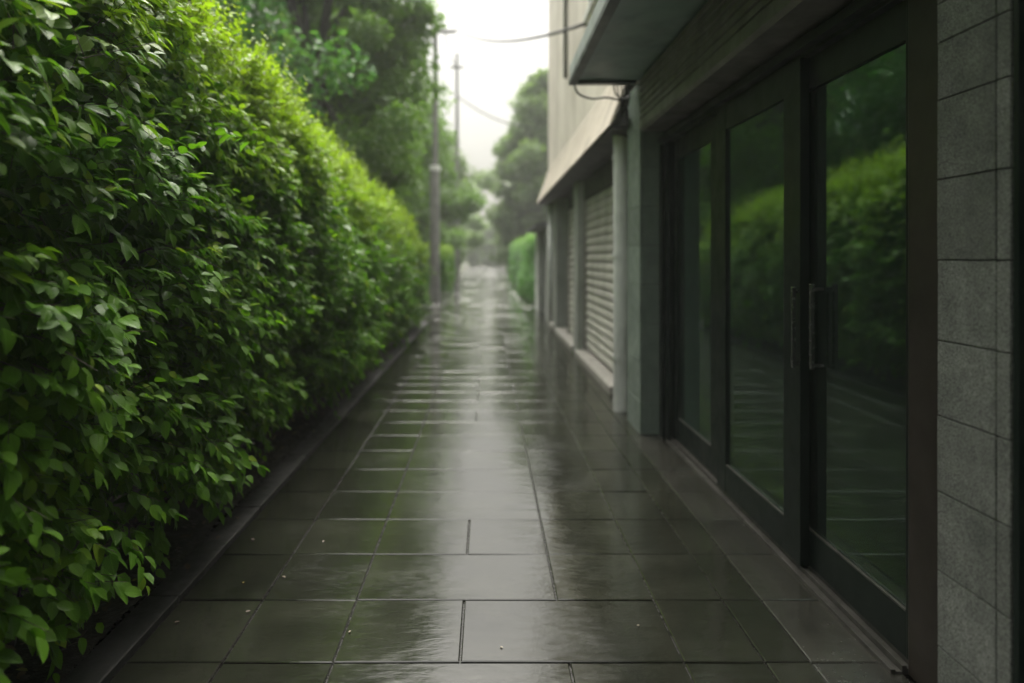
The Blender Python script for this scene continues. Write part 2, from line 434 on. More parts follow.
hedge = thing('hedge', (-2.0, 6.0, 0), 'long tall clipped hedge of glossy green leaves with yellow-green tips beside the path', 'hedge')
fol = Foliage(); twigs_pts = []
def sprigs(cnt, d0, d1, template, size, leaves, inward, seed, keep_tw=False, s0=0., s1=.98, gap=.5):
    g = np.random.default_rng(seed)
    d = g.uniform(d0, d1, cnt); s = g.uniform(s0, s1, cnt)
    p, n, zt = hedge_pn(s, d)
    lump = (vnoise(p*np.array([1, 1, 1.2]), 1.5)-.5)*.24 + (vnoise(p, 4.2)-.5)*.26
    clump = vnoise(p+7.7, 3.9)*.6 + vnoise(p+3.1, 9.)*.4
    keep = g.random(cnt) < np.clip((clump-gap+.22)/.34, .04, 1.)
    p, n, zt, d, lump, clump = p[keep], n[keep], zt[keep], d[keep], lump[keep], clump[keep]
    k = len(p)
    depth = g.exponential(inward, k)
    p = p + n*(lump - depth)[:,None]
    # shoots on the shoulder and top rise, on the face they lean out and sag
    topness = np.clip((p[:,2]-(zt-.55))/.5, 0, 1)
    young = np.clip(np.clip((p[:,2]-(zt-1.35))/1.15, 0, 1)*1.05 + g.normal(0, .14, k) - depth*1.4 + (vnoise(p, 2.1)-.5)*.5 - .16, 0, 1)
    tw = n*.85 + g.normal(0, .55, (k, 3)) + np.array([0, 0, 1.])*(topness*.8 - .18)[:,None]
    tw = nrm(tw)
    TL = size*g.uniform(1.6, 3.0, k)
    tone_s = np.clip(g.normal(.5, .22, k) + (vnoise(p, 1.1)-.5)*.6, 0, 1)
    if keep_tw: twigs_pts.append((p.copy(), tw.copy(), TL.copy()))
    for j in range(leaves):
        f = (j+.6)/leaves
        m = g.random(k) < .9
        b = p + tw*(TL*f)[:,None]; b[:,2] -= (TL*f)**2*1.2*(1-topness)
        az = 2.4*j + g.normal(0, .5, k)
        ref = nrm(np.cross(tw, np.array([.1, .2, 1.]))); up2 = np.cross(ref, tw)
        sidev = ref*np.cos(az)[:,None] + up2*(np.sin(az)*.55)[:,None]
        dv = nrm(sidev*(1.05-.55*f) + tw*(.5+.5*f) + np.array([0, 0, -1.])*(.55*(1-.8*topness))[:,None] + g.normal(0, .16, (k, 3)))
        nn = nrm(np.array([0, 0, 1.])*.85 + n*.65 + g.normal(0, .33, (k, 3)))
        L = size*g.uniform(.65, 1.25, k)*(1-.25*young)*(.85 if f > .8 else 1.)
        W = L*g.uniform(.54, .70, k)
        fol.add(b[m], dv[m], nn[m], L[m], W[m], g.uniform(.05, .32, k)[m],
                np.clip(tone_s + g.normal(0, .14, k), 0, 1)[m], np.clip(young + .12*(f-.5) + (g.random(k) < .025)*.55, 0, 1)[m], template)
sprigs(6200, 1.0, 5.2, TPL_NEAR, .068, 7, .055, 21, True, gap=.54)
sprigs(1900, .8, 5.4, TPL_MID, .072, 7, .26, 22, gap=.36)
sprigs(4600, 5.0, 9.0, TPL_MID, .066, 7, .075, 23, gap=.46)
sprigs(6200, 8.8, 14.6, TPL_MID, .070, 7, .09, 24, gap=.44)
sprigs(2600, 5.0, 14.6, TPL_FAR, .10, 7, .30, 25, gap=.25)
sprigs(900, -2.6, 1.0, TPL_FAR, .09, 7, .12, 26, gap=.3)
# dense inner growth that keeps the core dark
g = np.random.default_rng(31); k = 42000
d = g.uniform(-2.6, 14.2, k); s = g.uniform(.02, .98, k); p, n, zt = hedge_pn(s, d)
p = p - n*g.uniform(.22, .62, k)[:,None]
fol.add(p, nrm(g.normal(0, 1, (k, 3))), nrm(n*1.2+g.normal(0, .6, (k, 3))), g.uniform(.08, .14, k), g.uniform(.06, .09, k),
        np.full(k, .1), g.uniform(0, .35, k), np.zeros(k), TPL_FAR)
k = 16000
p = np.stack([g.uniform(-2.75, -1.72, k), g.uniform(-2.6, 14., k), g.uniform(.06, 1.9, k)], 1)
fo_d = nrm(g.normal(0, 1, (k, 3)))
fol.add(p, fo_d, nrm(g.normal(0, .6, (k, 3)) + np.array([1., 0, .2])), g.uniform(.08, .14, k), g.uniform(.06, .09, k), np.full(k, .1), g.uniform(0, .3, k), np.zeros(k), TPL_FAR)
# upright shoots that stick out of the top edge
g = np.random.default_rng(33); k = 1500
d = 1.5 + 12.0*g.random(k)**1.2; s = g.uniform(.64, .84, k); p, n, zt = hedge_pn(s, d)
keep = vnoise(p+5, 2.6) > .46; p, n = p[keep], n[keep]; k = len(p)
ax = nrm(n*.5 + np.array([0, 0, 1.]) + g.normal(0, .25, (k, 3))); SL = g.uniform(.08, .36, k)
twigs_pts.append((p, ax, SL))
for j in range(9):
    f = (j+1)/9; b = p + ax*(SL*f)[:,None]
    a = 2.4*j + g.normal(0, .4, k); ref = nrm(np.cross(ax, np.array([.3, 1., .1]))); r2 = np.cross(ref, ax)
    dv = nrm(ref*np.cos(a)[:,None] + r2*np.sin(a)[:,None] + ax*.5)
    L = g.uniform(.026, .046, k)
    fol.add(b, dv, nrm(ax + g.normal(0, .3, (k, 3))), L, L*.6, g.uniform(0, .2, k), g.uniform(.4, 1, k), g.uniform(.7, 1., k), TPL_MID)
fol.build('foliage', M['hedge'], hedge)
# twigs and stems
co = []; lo2 = []; st2 = []; base = 0
for p, ax, TL in twigs_pts:
    k = len(p); a = nrm(np.cross(ax, np.array([.2, .3, 1.]))); b = np.cross(ax, a); r = .0016
    ends = []
    for e, rr in ((-.3, 1.3), (1., .6)):
        q = p + ax*(TL*e)[:,None]
        for an in (0, 2.09, 4.19): ends.append(q + (a*math.cos(an) + b*math.sin(an))*r*rr)
    V = np.stack(ends, 1).reshape(-1, 3)
    fl = np.array([(0,1,4,3), (1,2,5,4), (2,0,3,5)]).ravel()
    l = (fl[None,:] + (np.arange(k)*6)[:,None]).ravel() + base
    co.append(V); lo2.append(l); base += len(V)
lo2 = np.concatenate(lo2)
me = np_mesh('twigs', np.concatenate(co) - np.array(hedge.location), lo2, np.arange(len(lo2)//4)*4)
link('twigs', me, M['twig'], hedge)
mb = MB()
yy = -2.2
while yy < 14.0:
    for q in range(2):
        x = random.uniform(-2.4, -1.75); y0 = yy + random.uniform(-.2, .2)
        pts = [(x, y0, -.04)]
        for i in range(5):
            pts.append((pts[-1][0]+random.uniform(-.07, .09), pts[-1][1]+random.uniform(-.1, .1), pts[-1][2]+.36))
        mb.tube(pts, [.026, .023, .019, .016, .012, .007], 6)
        for i in (0, 1, 2, 3):
            a = Vector(pts[i+1]); e = a + Vector((random.uniform(-.1, .35), random.uniform(-.35, .35), random.uniform(.1, .3)))
            mb.tube([a, (a+e)/2+Vector((0, 0, .03)), e], [.010, .008, .004], 5)
    yy += .42
mb.build('stems', M['bark'], hedge, smooth=True)

# leaf litter on the soil: nobody could count it
g = np.random.default_rng(41); k = 5200
p = np.stack([g.uniform(-2.4, -1.40, k), g.uniform(.6, 14, k), np.zeros(k)], 1)
keep = (p[:,0] < -1.5) | (g.random(k) < .08); p = p[keep]; k = len(p)
p[:,2] = np.where(p[:,0] < -1.49, .02 + .07*vnoise(p*np.array([1,1,0]), 2.2)+.01, .020)
fo = Foliage(); a = g.uniform(0, 6.28, k)
fo.add(p, np.stack([np.cos(a), np.sin(a), g.normal(0, .15, k)], 1), nrm(np.array([0, 0, 1.])+g.normal(0, .25, (k, 3))),
       g.uniform(.02, .055, k), g.uniform(.012, .03, k), g.uniform(-.1, .3, k), g.random(k)**2, (g.random(k) < .06)*1., TPL_MID)
tag(fo.build('leaf_litter', M['litter'], None), kind='stuff')

# ------------------------------------------------------------------ trees
def tree(name, label, loc, height, r, zlow, leaf=.13, nclump=70, per=330, m='tree', seed=1, trunk=.2, topheavy=.5, extra=(), show=None, parts=True, fork=.35, group='trees along the path', tpl_=None):
    g = np.random.default_rng(seed); rr = random.Random(seed)
    t = thing(name, loc, label, 'tree', group)
    bx, by, bz = loc
    # clump centres in an uneven envelope
    cs = []
    while len(cs) < nclump:
        u = g.random(); z = zlow + (height-zlow)*u
        env = r*np.clip(math.sin(math.pi*min(1, max(0, (u*.86+.10)))**(1.0-.35*topheavy)), .12, 1)
        ang = g.uniform(0, 2*math.pi); q = math.sqrt(g.uniform(.06, 1))
        wob = 1 + .22*math.sin(3*ang + 5*u + seed) + .12*math.sin(7*ang+seed*2)
        if show and env*q*wob*math.sin(ang) < .2 and abs(env*q*wob*math.cos(ang)) < 1.0 and show[0] < z < show[1]: continue
        cs.append((env*q*wob*math.cos(ang), env*q*wob*math.sin(ang), z))
    cs = np.array(list(extra) + cs)
    fo = Foliage()
    for c in cs:
        n = int(per*g.uniform(.5, 1.4))
        sz = r*g.uniform(.16, .30)
        v = nrm(g.normal(0, 1, (n, 3)))*(g.random(n)**.42)[:,None]*np.array([1., 1., .72])*sz
        # leaves hang in drooping layers
        v[:,2] -= .10*(v[:,0]**2+v[:,1]**2)/max(sz, .1)
        p = c + v + np.array(loc)
        dv = nrm(v*1.2/sz + g.normal(0, .6, (n, 3)) + np.array([0, 0, -.35]))
        nn = nrm(np.array([0, 0, 1.]) + v*.5/sz + g.normal(0, .5, (n, 3)))
        L = leaf*g.uniform(.6, 1.35, n)
        tone = np.clip(g.normal(.45, .2, n) + g.normal(0, .18), 0, 1)
        fo.add(p, dv, nn, L, L*g.uniform(.5, .75, n), g.uniform(0, .3, n), tone, np.clip(g.normal(.05, .15, n), 0, 1), tpl_ or TPL_FAR)
    fo.build('crown', M[m], t)
    mb = MB()
    fk = Vector((bx + rr.uniform(-.15, .15), by, bz + height*fork))
    base = Vector(loc)
    mid = (base+fk)/2 + Vector((rr.uniform(-.1, .1), rr.uniform(-.1, .1), 0))
    mb.tube([base - Vector((0, 0, .1)), base + Vector((0, 0, .25)), mid, fk], [trunk*1.35, trunk*1.05, trunk*.9, trunk*.75], 10)
    order = sorted(range(len(cs)), key=lambda i: -cs[i][2])
    mains = []
    for i in range(6):
        a = i*1.05 + rr.uniform(-.2, .2); up = rr.uniform(.45, .75)
        e = fk + Vector((math.cos(a)*r*.45, math.sin(a)*r*.45, (height-height*fork)*up))
        m1 = fk.lerp(e, .5) + Vector((rr.uniform(-.2, .2), rr.uniform(-.2, .2), rr.uniform(0, .35)))
        mb.tube([fk - Vector((0, 0, .1)), m1, e], [trunk*.52, trunk*.36, trunk*.16], 7)
        mains.append((fk.copy(), m1, e))
    for i in range(0, len(cs), 2):
        c = Vector(cs[i]) + base
        best = min((pt for mm in mains for pt in (mm[0], mm[0].lerp(mm[1], .5), mm[1], mm[1].lerp(mm[2], .5), mm[2])), key=lambda q: (q-c).length + (3 if q.z > c.z+.3 else 0))
        k = best.lerp(c, .5) + Vector((0, 0, .12*r*.3))
        mb.tube([best, k, c], [trunk*.17, trunk*.12, trunk*.05], 5, cap=False)
    mb.build('trunk', M['bark'], t, smooth=True)
    return t

tree('tree', 'big dark leafy tree with forked trunk rising behind the hedge, nearest to the utility pole', (-4.1, 15.5, 0), 11.5, 2.8, 1.8, .15, 190, 460, 'tree2', 3, .24, .9, fork=.50, show=(4.2, 8.6),
     extra=[(1.0+.5*((i*5) % 7)/3.2+.5*(i % 2), .6*math.sin(i*2.1), 5.2+.42*((i*3) % 8)) for i in range(12)])
tree('tree', 'dark tree close behind the hedge, at the left of the forked tree', (-6.4, 11.5, 0), 9.5, 3.5, 1.2, .15, 90, 340, 'tree', 5, .22)
tree('tree', 'tree behind the near hedge, seen mirrored in the right glass door', (-6.2, 5.5, 0), 8.5, 3.3, 1.0, .15, 80, 300, 'tree', 8, .2)
tree('tree', 'mid-green tree filling the view behind the forked tree', (-6.3, 25, 0), 12.5, 4.3, 1.2, .21, 140, 360, 'tree2', 13, .24)
tree('tree', 'pale green tree just behind the utility pole with grey thin top', (-4.4, 32, 0), 10.2, 3.4, .6, .22, 110, 340, 'tree2', 17, .2)
tree('tree', 'hazy green tree on the left side behind the taller thin pole', (-4.7, 45, 0), 11.6, 3.9, .6, .28, 100, 320, 'tree_hazed', 19, .24)
tree('tree', 'faint hazy tree farther along the left side of the path', (-4.9, 60, 0), 9.5, 3.6, .6, .32, 70, 270, 'tree_hazed', 23, .24)
tree('tree', 'tall rounded hazy tree on the right beyond the beige building', (3.8, 44, 0), 13.8, 3.8, 1.2, .28, 140, 380, 'tree_hazed', 29, .28)
tree('tree', 'paler tree behind the tall rounded tree on the right', (4.6, 60, 0), 11.0, 3.8, .8, .32, 70, 250, 'tree_hazed', 31, .26)
tree('tree', 'small misty tree at the right end of the path', (4.2, 82, 0), 7.5, 3.0, .4, .4, 55, 220, 'tree_hazed', 37, .2)
tree('tree', 'misty yellow-green tree closing the end of the path', (-2.6, 102, 0), 8.0, 3.2, .3, .5, 55, 220, 'tree_hazed', 41, .2)
tree('tree', 'misty tree at the left end of the path', (-5.8, 85, 0), 8.5, 3.4, .3, .4, 55, 220, 'tree_hazed', 43, .2)
tree('tree', 'palest tree at the far end, behind the other misty trees', (5.4, 112, 0), 12.0, 4.2, .3, .6, 55, 220, 'tree_hazed', 47, .2)

tree('tree', 'low misty tree standing in the middle at the very end of the path', (.9, 97, 0), 6.8, 2.6, .2, .45, 45, 220, 'tree_hazed', 53, .18)
# the wood behind the trees on the left, one mass
g = np.random.default_rng(71); k = 70000
wy = g.uniform(-14, 80, k); wx = -10.5 - g.random(k)**1.5*4
top = 9.0 + 4.5*(vnoise(np.stack([wy*0, wy, wy*0], 1), .16)-.3)
wz = top*g.random(k)**.8
pw = np.stack([wx, wy, wz], 1)
lum = vnoise(pw, .55); keep = g.random(k) < np.clip((lum-.28)*4, .15, 1); pw = pw[keep]; k = len(pw)
pw[:,0] += (vnoise(pw+9, .4)-.5)*3.
fo = Foliage(); L = g.uniform(.25, .55, k)
fo.add(pw, nrm(g.normal(0, 1, (k, 3))+np.array([.5, 0, -.4])), nrm(np.array([.5, 0, 1.])+g.normal(0, .45, (k, 3))), L, L*.65, g.uniform(0, .3, k),
       np.clip(g.normal(.4, .22, k), 0, 1), np.clip(g.normal(.05, .15, k), 0, 1), TPL_FAR)
tag(fo.build('woodland', M['tree'], None), kind='stuff')

# clipped green shrubs farther along
def shrub(name, label, cat, x0, x1, y0, y1, h, n, m, seed, leaf=.1, group=None, sag=.35):
    g = np.random.default_rng(seed)
    t = thing(name, ((x0+x1)/2, (y0+y1)/2, 0), label, cat, group)
    u = g.uniform(-1, 1, (n*2, 3)); r4 = np.abs(u[:,0])**3 + np.abs(u[:,1])**4 + np.clip(u[:,2], 0, 1)**3
    u = u[(r4 < 1) & (r4 > .25)][:n]; n = len(u)
    hh = h*(.86+.3*(vnoise(np.stack([u[:,0]*0, u[:,1]*(y1-y0)/2, u[:,0]*0], 1), .55)-.5)*2)
    p = np.stack([(x0+x1)/2 + u[:,0]*(x1-x0)/2, (y0+y1)/2+u[:,1]*(y1-y0)/2, .08 + hh*(u[:,2]*.5+.5)], 1)
    p[:,0] += (vnoise(p, 1.3)-.5)*.4
    p += (vnoise(p, 2.6)-.5)[:,None]*.25
    o = nrm(np.stack([u[:,0], u[:,1]*.4, u[:,2]*.6], 1))
    topn = np.clip((p[:,2]/h-.75)*3, 0, 1)
    L = leaf*g.uniform(.6, 1.3, n)
    fo = Foliage()
    fo.add(p, nrm(o+g.normal(0, .6, (n, 3))+np.array([0, 0, -sag])), nrm(o*.5+np.array([0, 0, 1.])+g.normal(0, .4, (n, 3))), L, L*.62,
           g.uniform(0, .3, n), np.clip(g.normal(.55, .22, n), 0, 1), np.clip(topn*.6+g.normal(0, .12, n), 0, 1), TPL_FAR)
    fo.build('foliage', M[m], t)
    k = max(3, int((y1-y0)/.8)); rr = random.Random(seed)
    for i in range(k):
        yy = y0+.2+(y1-y0-.4)*i/max(1, k-1); xx = (x0+x1)/2+rr.uniform(-.15, .15)
        mb = MB(); mb.tube([(xx, yy, -.06), (xx+rr.uniform(-.1, .1), yy+.05, h*.4), (xx+rr.uniform(-.2, .2), yy, h*.75)], [.03, .025, .01], 6)
        mb.build('stem', M['bark'], t, smooth=True)
    return t
shrub('hedge', 'light green hedge on the right, just past the small shed', 'hedge', 1.42, 2.7, 19.2, 27, 2.25, 15000, 'tree', 61, .11)
shrub('hedge', 'hazy hedge farther along the right side of the path', 'hedge', 1.45, 2.9, 28.5, 46, 2.3, 12000, 'tree', 62, .17)
shrub('shrub', 'rounded green bush at the foot of the utility pole', 'bush', -2.35, -1.55, 26.3, 28.6, 1.75, 5000, 'hedge', 63, .10)
shrub('hedge', 'low dark hedge continuing on the left beyond the utility pole', 'hedge', -3.6, -2.35, 29, 48, 1.5, 11000, 'tree', 64, .16)

# ------------------------------------------------------------------ shop on the right
XF, XD, XW = 1.29, 1.53, 4.6
shop = thing('shop_building', (2.6, 2.0, 0), 'dark green shop front with sliding glass doors, grey tiled pillars and flat canopy', 'shop')
mb = MB()      # masonry behind the front: upper storey, back, ends, roof
mb.box(1.335, XW, -4.0, 5.88, 3.20, 7.2)
mb.box(XW-.2, XW, -4.0, 5.88, 0, 3.197)
mb.box(1.75, XW-.203, 5.55, 5.88, 0, 3.197)
mb.box(1.75, XW-.203, -4.0, -3.8, 0, 3.197)
mb.build('wall', M['render'], shop)
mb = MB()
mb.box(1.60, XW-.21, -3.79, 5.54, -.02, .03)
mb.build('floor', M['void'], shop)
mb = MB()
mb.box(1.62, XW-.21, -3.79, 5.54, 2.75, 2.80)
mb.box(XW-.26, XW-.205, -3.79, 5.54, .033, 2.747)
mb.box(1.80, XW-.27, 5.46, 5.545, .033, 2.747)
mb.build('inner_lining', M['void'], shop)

def tiled_block(name, x0, x1, y0, y1, z0, z1, zj, yj, xj, m, j=.0045):
    """pillar clad in stone tiles with open joints"""
    mb = MB(); t = .012
    mb.box(x0+t, x1-t, y0+t, y1-t, z0, z1, 1)
    zs = [z0] + [z for z in zj if z0 < z < z1] + [z1]
    ys = [y0] + yj + [y1]; xs = [x0] + xj + [x1]
    for a, b in zip(zs[:-1], zs[1:]):
        for c, d in zip(ys[:-1], ys[1:]):
            mb.bbox(x0 + random.uniform(-.0008, .0008), x0+t+.006, c+j/2, d-j/2, a+j/2, b-j/2, .002, random.choice((0, 0, 2, 3)))
        for c, d in zip(xs[:-1], xs[1:]):
            mb.bbox(max(c+j/2, x0+t+.008), d-j/2, y0 + random.uniform(-.0008, .0008), y0+t+.006, a+j/2, b-j/2, .002, random.choice((0, 0, 2, 3)))
            mb.bbox(max(c+j/2, x0+t+.008), d-j/2, y1-t-.006, y1 + random.uniform(-.0008, .0008), a+j/2, b-j/2, .002, random.choice((0, 0, 2, 3)))
    return mb.build(name, [M[m], M['tile_joint'], M[m+'_b'], M[m+'_c']], shop)
zj = [CAM_H - (y-257)*1.835/F for y in (725, 645, 569, 490, 415, 340, 260, 180, 101, 44, 5, -40, -90, -140, -200)]
tiled_block('tiled_pillar', XF, 1.74, 1.576, 1.835, 0, 2.99, sorted(zj), [1.622], [1.5], 'granite')
tiled_block('corner_pillar', XF, 1.74, 5.39, 5.88, 0, 2.99, [.33*i-.05 for i in range(1, 10)], [], [], 'granite_dark')

# door jambs, head and the track in the floor
mb = MB()
mb.bbox(1.513, 1.62, 1.852, 2.300, 0, 2.44, .004)
mb.build('door_jamb', M['jamb'], shop)
mb = MB()
mb.bbox(1.475, 1.60, 5.20, 5.375, .0, 2.44, .004); mb.bbox(1.45, 1.475, 5.30, 5.38, 0, 2.44, .003)
mb.build('door_jamb', M['frame'], shop)
mb = MB()
mb.bbox(1.49, 1.66, 1.852, 5.38, 2.443, 2.75, .004)
mb.bbox(1.44, 1.488, 1.852, 5.38, 2.46, 2.50, .004)
mb.build('door_head', M['frame'], shop)
mb = MB()
for x0, x1, z in ((1.452, 1.470, .016), (1.4715, 1.492, .009), (1.4935, 1.510, .030), (1.5115, 1.53, .020), (1.5315, 1.56, .036), (1.5615, 1.60, .028)):
    mb.bbox(x0, x1, 2.302, 5.20, -.005, z, .002)
mb.build('door_track', M['track'], shop)

def door(y0, y1, x, handle=None, sl=.085, sr=.085):
    """sliding leaf: frame + pane + pull handle; y0 is the near side"""
    z0, z1, b, t = .040, 2.44, .165, .15
    mb = MB(); h = .022
    mb.bbox(x-h, x+h, y0, y0+sl, z0, z1, .004)
    mb.bbox(x-h, x+h, y1-sr, y1, z0, z1, .004)
    mb.bbox(x-h+.002, x+h-.002, y0+sl+.001, y1-sr-.001, z0, z0+b, .004)
    mb.bbox(x-h+.002, x+h-.002, y0+sl+.001, y1-sr-.001, z1-t, z1, .004)
    o = mb.build('sliding_door', M['frame'], shop)
    e = .003
    g = MB(); g.box(x-.005, x-.004+.006, y0+sl+e, y1-sr-e, z0+b+e, z1-t-e)
    g.build('glass_pane', M['glass'], o)
    bd = MB()          # pale sealing bead along the foot of the pane
    bd.bbox(x-.020, x-.007, y0+sl+.004, y1-sr-.004, z0+b+.0015, z0+b+.009, .002)
    bd.build('glazing_bead', M['track'], o)
    if handle:
        yh, xb, zb, zt, w = handle
        hb = MB()
        hb.bbox(xb-.008, xb+.008, yh-w/2, yh+w/2, zb, zt, .002, 0)
        for zz in (zb+.012, zt-.026):
            hb.bbox(xb+.0085, x-.006, yh-.007, yh+.007, zz, zz+.014, .002, 0)
        hb.bbox(xb-.0085, xb+.0085, yh-w/2-.0005, yh+w/2+.0005, zt+.0005, zt+.004, .0015, 1)
        hb.build('handle', [M['handle'], M['steel']], o)
    return o
tag(door(2.308, 3.11, 1.5455, (2.93, 1.487, .985, 1.372, .022), .022, .03), 'sliding door leaf nearest the grey tiled pillar')
tag(door(3.02, 4.12, 1.500, (3.040, 1.455, .975, 1.355, .020), .17, .15), 'middle sliding door leaf with narrow upright handle')
tag(door(4.10, 5.198, 1.5455, None, .26, .08), 'sliding door leaf farthest along, beside the corner pillar')

# next bay towards the viewer: plain display window
mb = MB()
for a, b in ((-2.5, -2.4), (-.5, -.4), (1.47, 1.573)): mb.bbox(1.50, 1.58, a, b, 0, 2.44, .004)
for a, b in ((-2.399, -.501), (-.399, 1.469)):
    mb.bbox(1.502, 1.578, a, b, 0, .22, .004); mb.bbox(1.502, 1.578, a, b, 2.29, 2.44, .004)
mb.bbox(1.49, 1.66, -3.8, 1.573, 2.443, 2.75, .004)
mb.bbox(1.52, 1.66, -3.8, -2.502, 0, 2.44, .004)
mb.bbox(1.293, 1.499, 1.556, 1.573, 0, 2.44, .003)  # dark sheet over the pillar's near side, put in for its shade
win = mb.build('display_window', M['frame'], shop)
mb = MB()
for a, b in ((-2.396, -.504), (-.396, 1.466)): mb.box(1.537, 1.543, a, b, .223, 2.287)
mb.build('glass_pane', M['glass'], win)

# ribbed shutter housing above the doors
def louvre(y0, y1, name):
    mb = MB(); z = 2.54; x = 1.262
    prof = [(1.70, 2.54), (x+.02, 2.54), (x, 2.56), (x, 2.63)]
    z = 2.63
    while z < 2.93:
        prof += [(x+.018, z+.004), (x+.018, z+.012), (x+.002, z+.018), (x+.002, z+.052)]
        z += .056
    prof += [(x+.02, z), (x+.02, 2.985), (1.70, 2.985)]
    mb.extrude_y(prof, y0, y1)
    return mb.build(name, M['housing'], shop)
louvre(1.845, 5.30, 'shutter_housing')
louvre(-3.8, 1.565, 'shutter_housing')

# flat canopy
can = MB()
can.bbox(.745, 1.33, -4.0, 5.50, 3.012, 3.14, .004)
can = can.build('canopy', M['canopy'], shop)
mb = MB(); mb.bbox(.715, .744, -4.0, 5.53, 3.03, 3.15, .004); mb.bbox(.746, 1.33, 5.501, 5.53, 3.03, 3.15, .004)
mb.build('fascia', M['fascia'], can)
mb = MB(); mb.bbox(.708, .775, -4.0, 5.54, 2.985, 3.029, .003)
mb.bbox(.777, 1.28, 5.47, 5.54, 2.985, 3.010, .003)
mb.build('edge_lip', M['lip'], can)

# ------------------------------------------------------------------ beige building behind
bld = thing('plaster_building', (3., 10.2, 0), 'two-storey beige plastered building with roller shutters beyond the shop', 'building')
Y0, Y1 = 5.90, 14.6
XP, XS2 = 1.37, 1.50
mb = MB()
mb.box(1.40, 6.2, Y0, Y1, 2.95, 8.6)
mb.build('wall', M['plaster'], bld)
mb = MB()
mb.box(1.80, 6.2, Y0, Y0+.2, 0, 2.947); mb.box(6.0, 6.2, Y0+.203, Y1-.203, 0, 2.947); mb.box(1.56, 6.2, Y1-.2, Y1, 0, 2.947)
mb.box(1.66, 1.80, Y0+.203, Y1-.203, 0, 2.947)
mb.build('ground_floor_wall', M['render'], bld)
# apron of lapped boards at the foot of the upper storey
mb = MB(); n = 9; zt, zb, xt, xb = 3.42, 2.72, 1.375, 1.135
for i in range(n):
    a, b = i/n, (i+1)/n
    za, z_b = zt+(zb-zt)*a, zt+(zb-zt)*b
    xa, xbb = xt+(xb-xt)*a**1.15, xt+(xb-xt)*b**1.15
    mb.extrude_y([(xa, za+.012), (xbb-.010, z_b), (xbb+.012, z_b), (xa+.022, za)], Y0, Y1+.02+random.uniform(0, .004))
mb.build('apron', M['apron'], bld)
mb = MB(); mb.extrude_y([(1.150, 2.70), (1.150, 2.718), (1.396, 2.718), (1.66, 2.718), (1.66, 2.66), (1.36, 2.66)], Y0, Y1)
mb.build('eave', M['eave'], bld)
# shop-level pillars
for (a, b, x0, m_) in ((9.75, 10.15, XP, 'render'), (12.75, 13.2, XP, 'render'), (14.15, 14.58, XP, 'render'), (6.02, 6.95, 1.385, 'render')):
    mb = MB(); mb.bbox(x0, 1.655, a, b, 0, 2.658, .012); mb.build('pillar', M[m_], bld)
mb = MB(); mb.tube([(1.40, 13.95, 0), (1.40, 13.95, 2.655)], .075, 14); mb.build('downpipe', M['column'], bld, smooth=True)
# roller shutters
def shutter(y0, y1, z0, z1, x=XS2):
    mb = MB(); p = .118; z = z0; prof = []
    while z + p <= z1+1e-6:
        for a, dx in ((0, .018), (.14, .003), (.35, -.006), (.65, -.006), (.86, .003)): prof.append((x+dx, z+a*p))
        z += p
    prof += [(x+.018, z), (x+.06, z), (x+.06, z0)]
    mb.extrude_y(prof, y0, y1)
    o = mb.build('roller_shutter', M['shutter'], bld)
    for a in (y0-.055, y1+.003):
        g = MB(); g.bbox(x-.03, x+.06, a, a+.052, z0-.02, z1+.03, .004); g.build('guide_rail', M['sill'], o)
    h = MB(); h.bbox(x-.03, x+.14, y0-.055, y1+.055, z+.003, 2.657, .004); h.build('shutter_box', M['eave'], o)
    return o
tag(shutter(7.02, 9.68, .12, 2.44), 'wide ribbed shutter next to the pale column')
tag(shutter(10.22, 11.7, .12, 2.44), 'narrower ribbed shutter farther along the wall')
for a, b in ((6.96, 9.745), (10.155, 12.745), (13.205, 14.145)):
    mb = MB(); mb.extrude_y([(1.335, -.01), (1.335, .075), (1.35, .088), (1.655, .115), (1.655, -.01)], a+.001, b-.001); mb.build('door_sill', M['sill'], bld)
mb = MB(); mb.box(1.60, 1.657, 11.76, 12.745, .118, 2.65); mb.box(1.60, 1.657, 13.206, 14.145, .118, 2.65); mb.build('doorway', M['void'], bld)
# pale downpipe at the near corner
mb = MB()
mb.tube([(1.305, 6.25, 0), (1.305, 6.25, 2.95)], .072, 16)
for z in (.5, 1.5, 2.45): mb.tube([(1.305, 6.25, z), (1.305, 6.25, z+.05)], .080, 16)
mb.build('downpipe', M['column'], bld, smooth=False)
# windows and a thin pipe on the upper storey
for (a, b) in ((7.3, 8.6),):
    mb = MB()
    for (c, d, e, f) in ((a, a+.06, 4.75, 6.4), (b-.06, b, 4.75, 6.4), (a+.061, b-.061, 4.75, 4.82), (a+.061, b-.061, 6.33, 6.4), ((a+b)/2-.03, (a+b)/2+.03, 4.821, 6.329)):
        mb.bbox(1.36, 1.398, c, d, e, f, .004)
    mb.bbox(1.31, 1.398, a-.08, b+.08, 4.68, 4.748, .006)
    w = mb.build('window', M['column'], bld)
    g = MB(); g.box(1.385, 1.397, a+.062, (a+b)/2-.031, 4.822, 6.328); g.box(1.385, 1.397, (a+b)/2+.031, b-.062, 4.822, 6.328)
    g.build('pane', M['void'], w)
mb = MB(); mb.tube([(1.36, 11.1, 4.6), (1.36, 11.1, 8.5)], .035, 10); mb.build('drainpipe', M['pole'], bld, smooth=True)
mb = MB(); mb.bbox(1.20, 6.4, Y0, Y1+.15, 8.603, 8.75, .01); mb.build('roof', M['roof'], bld)

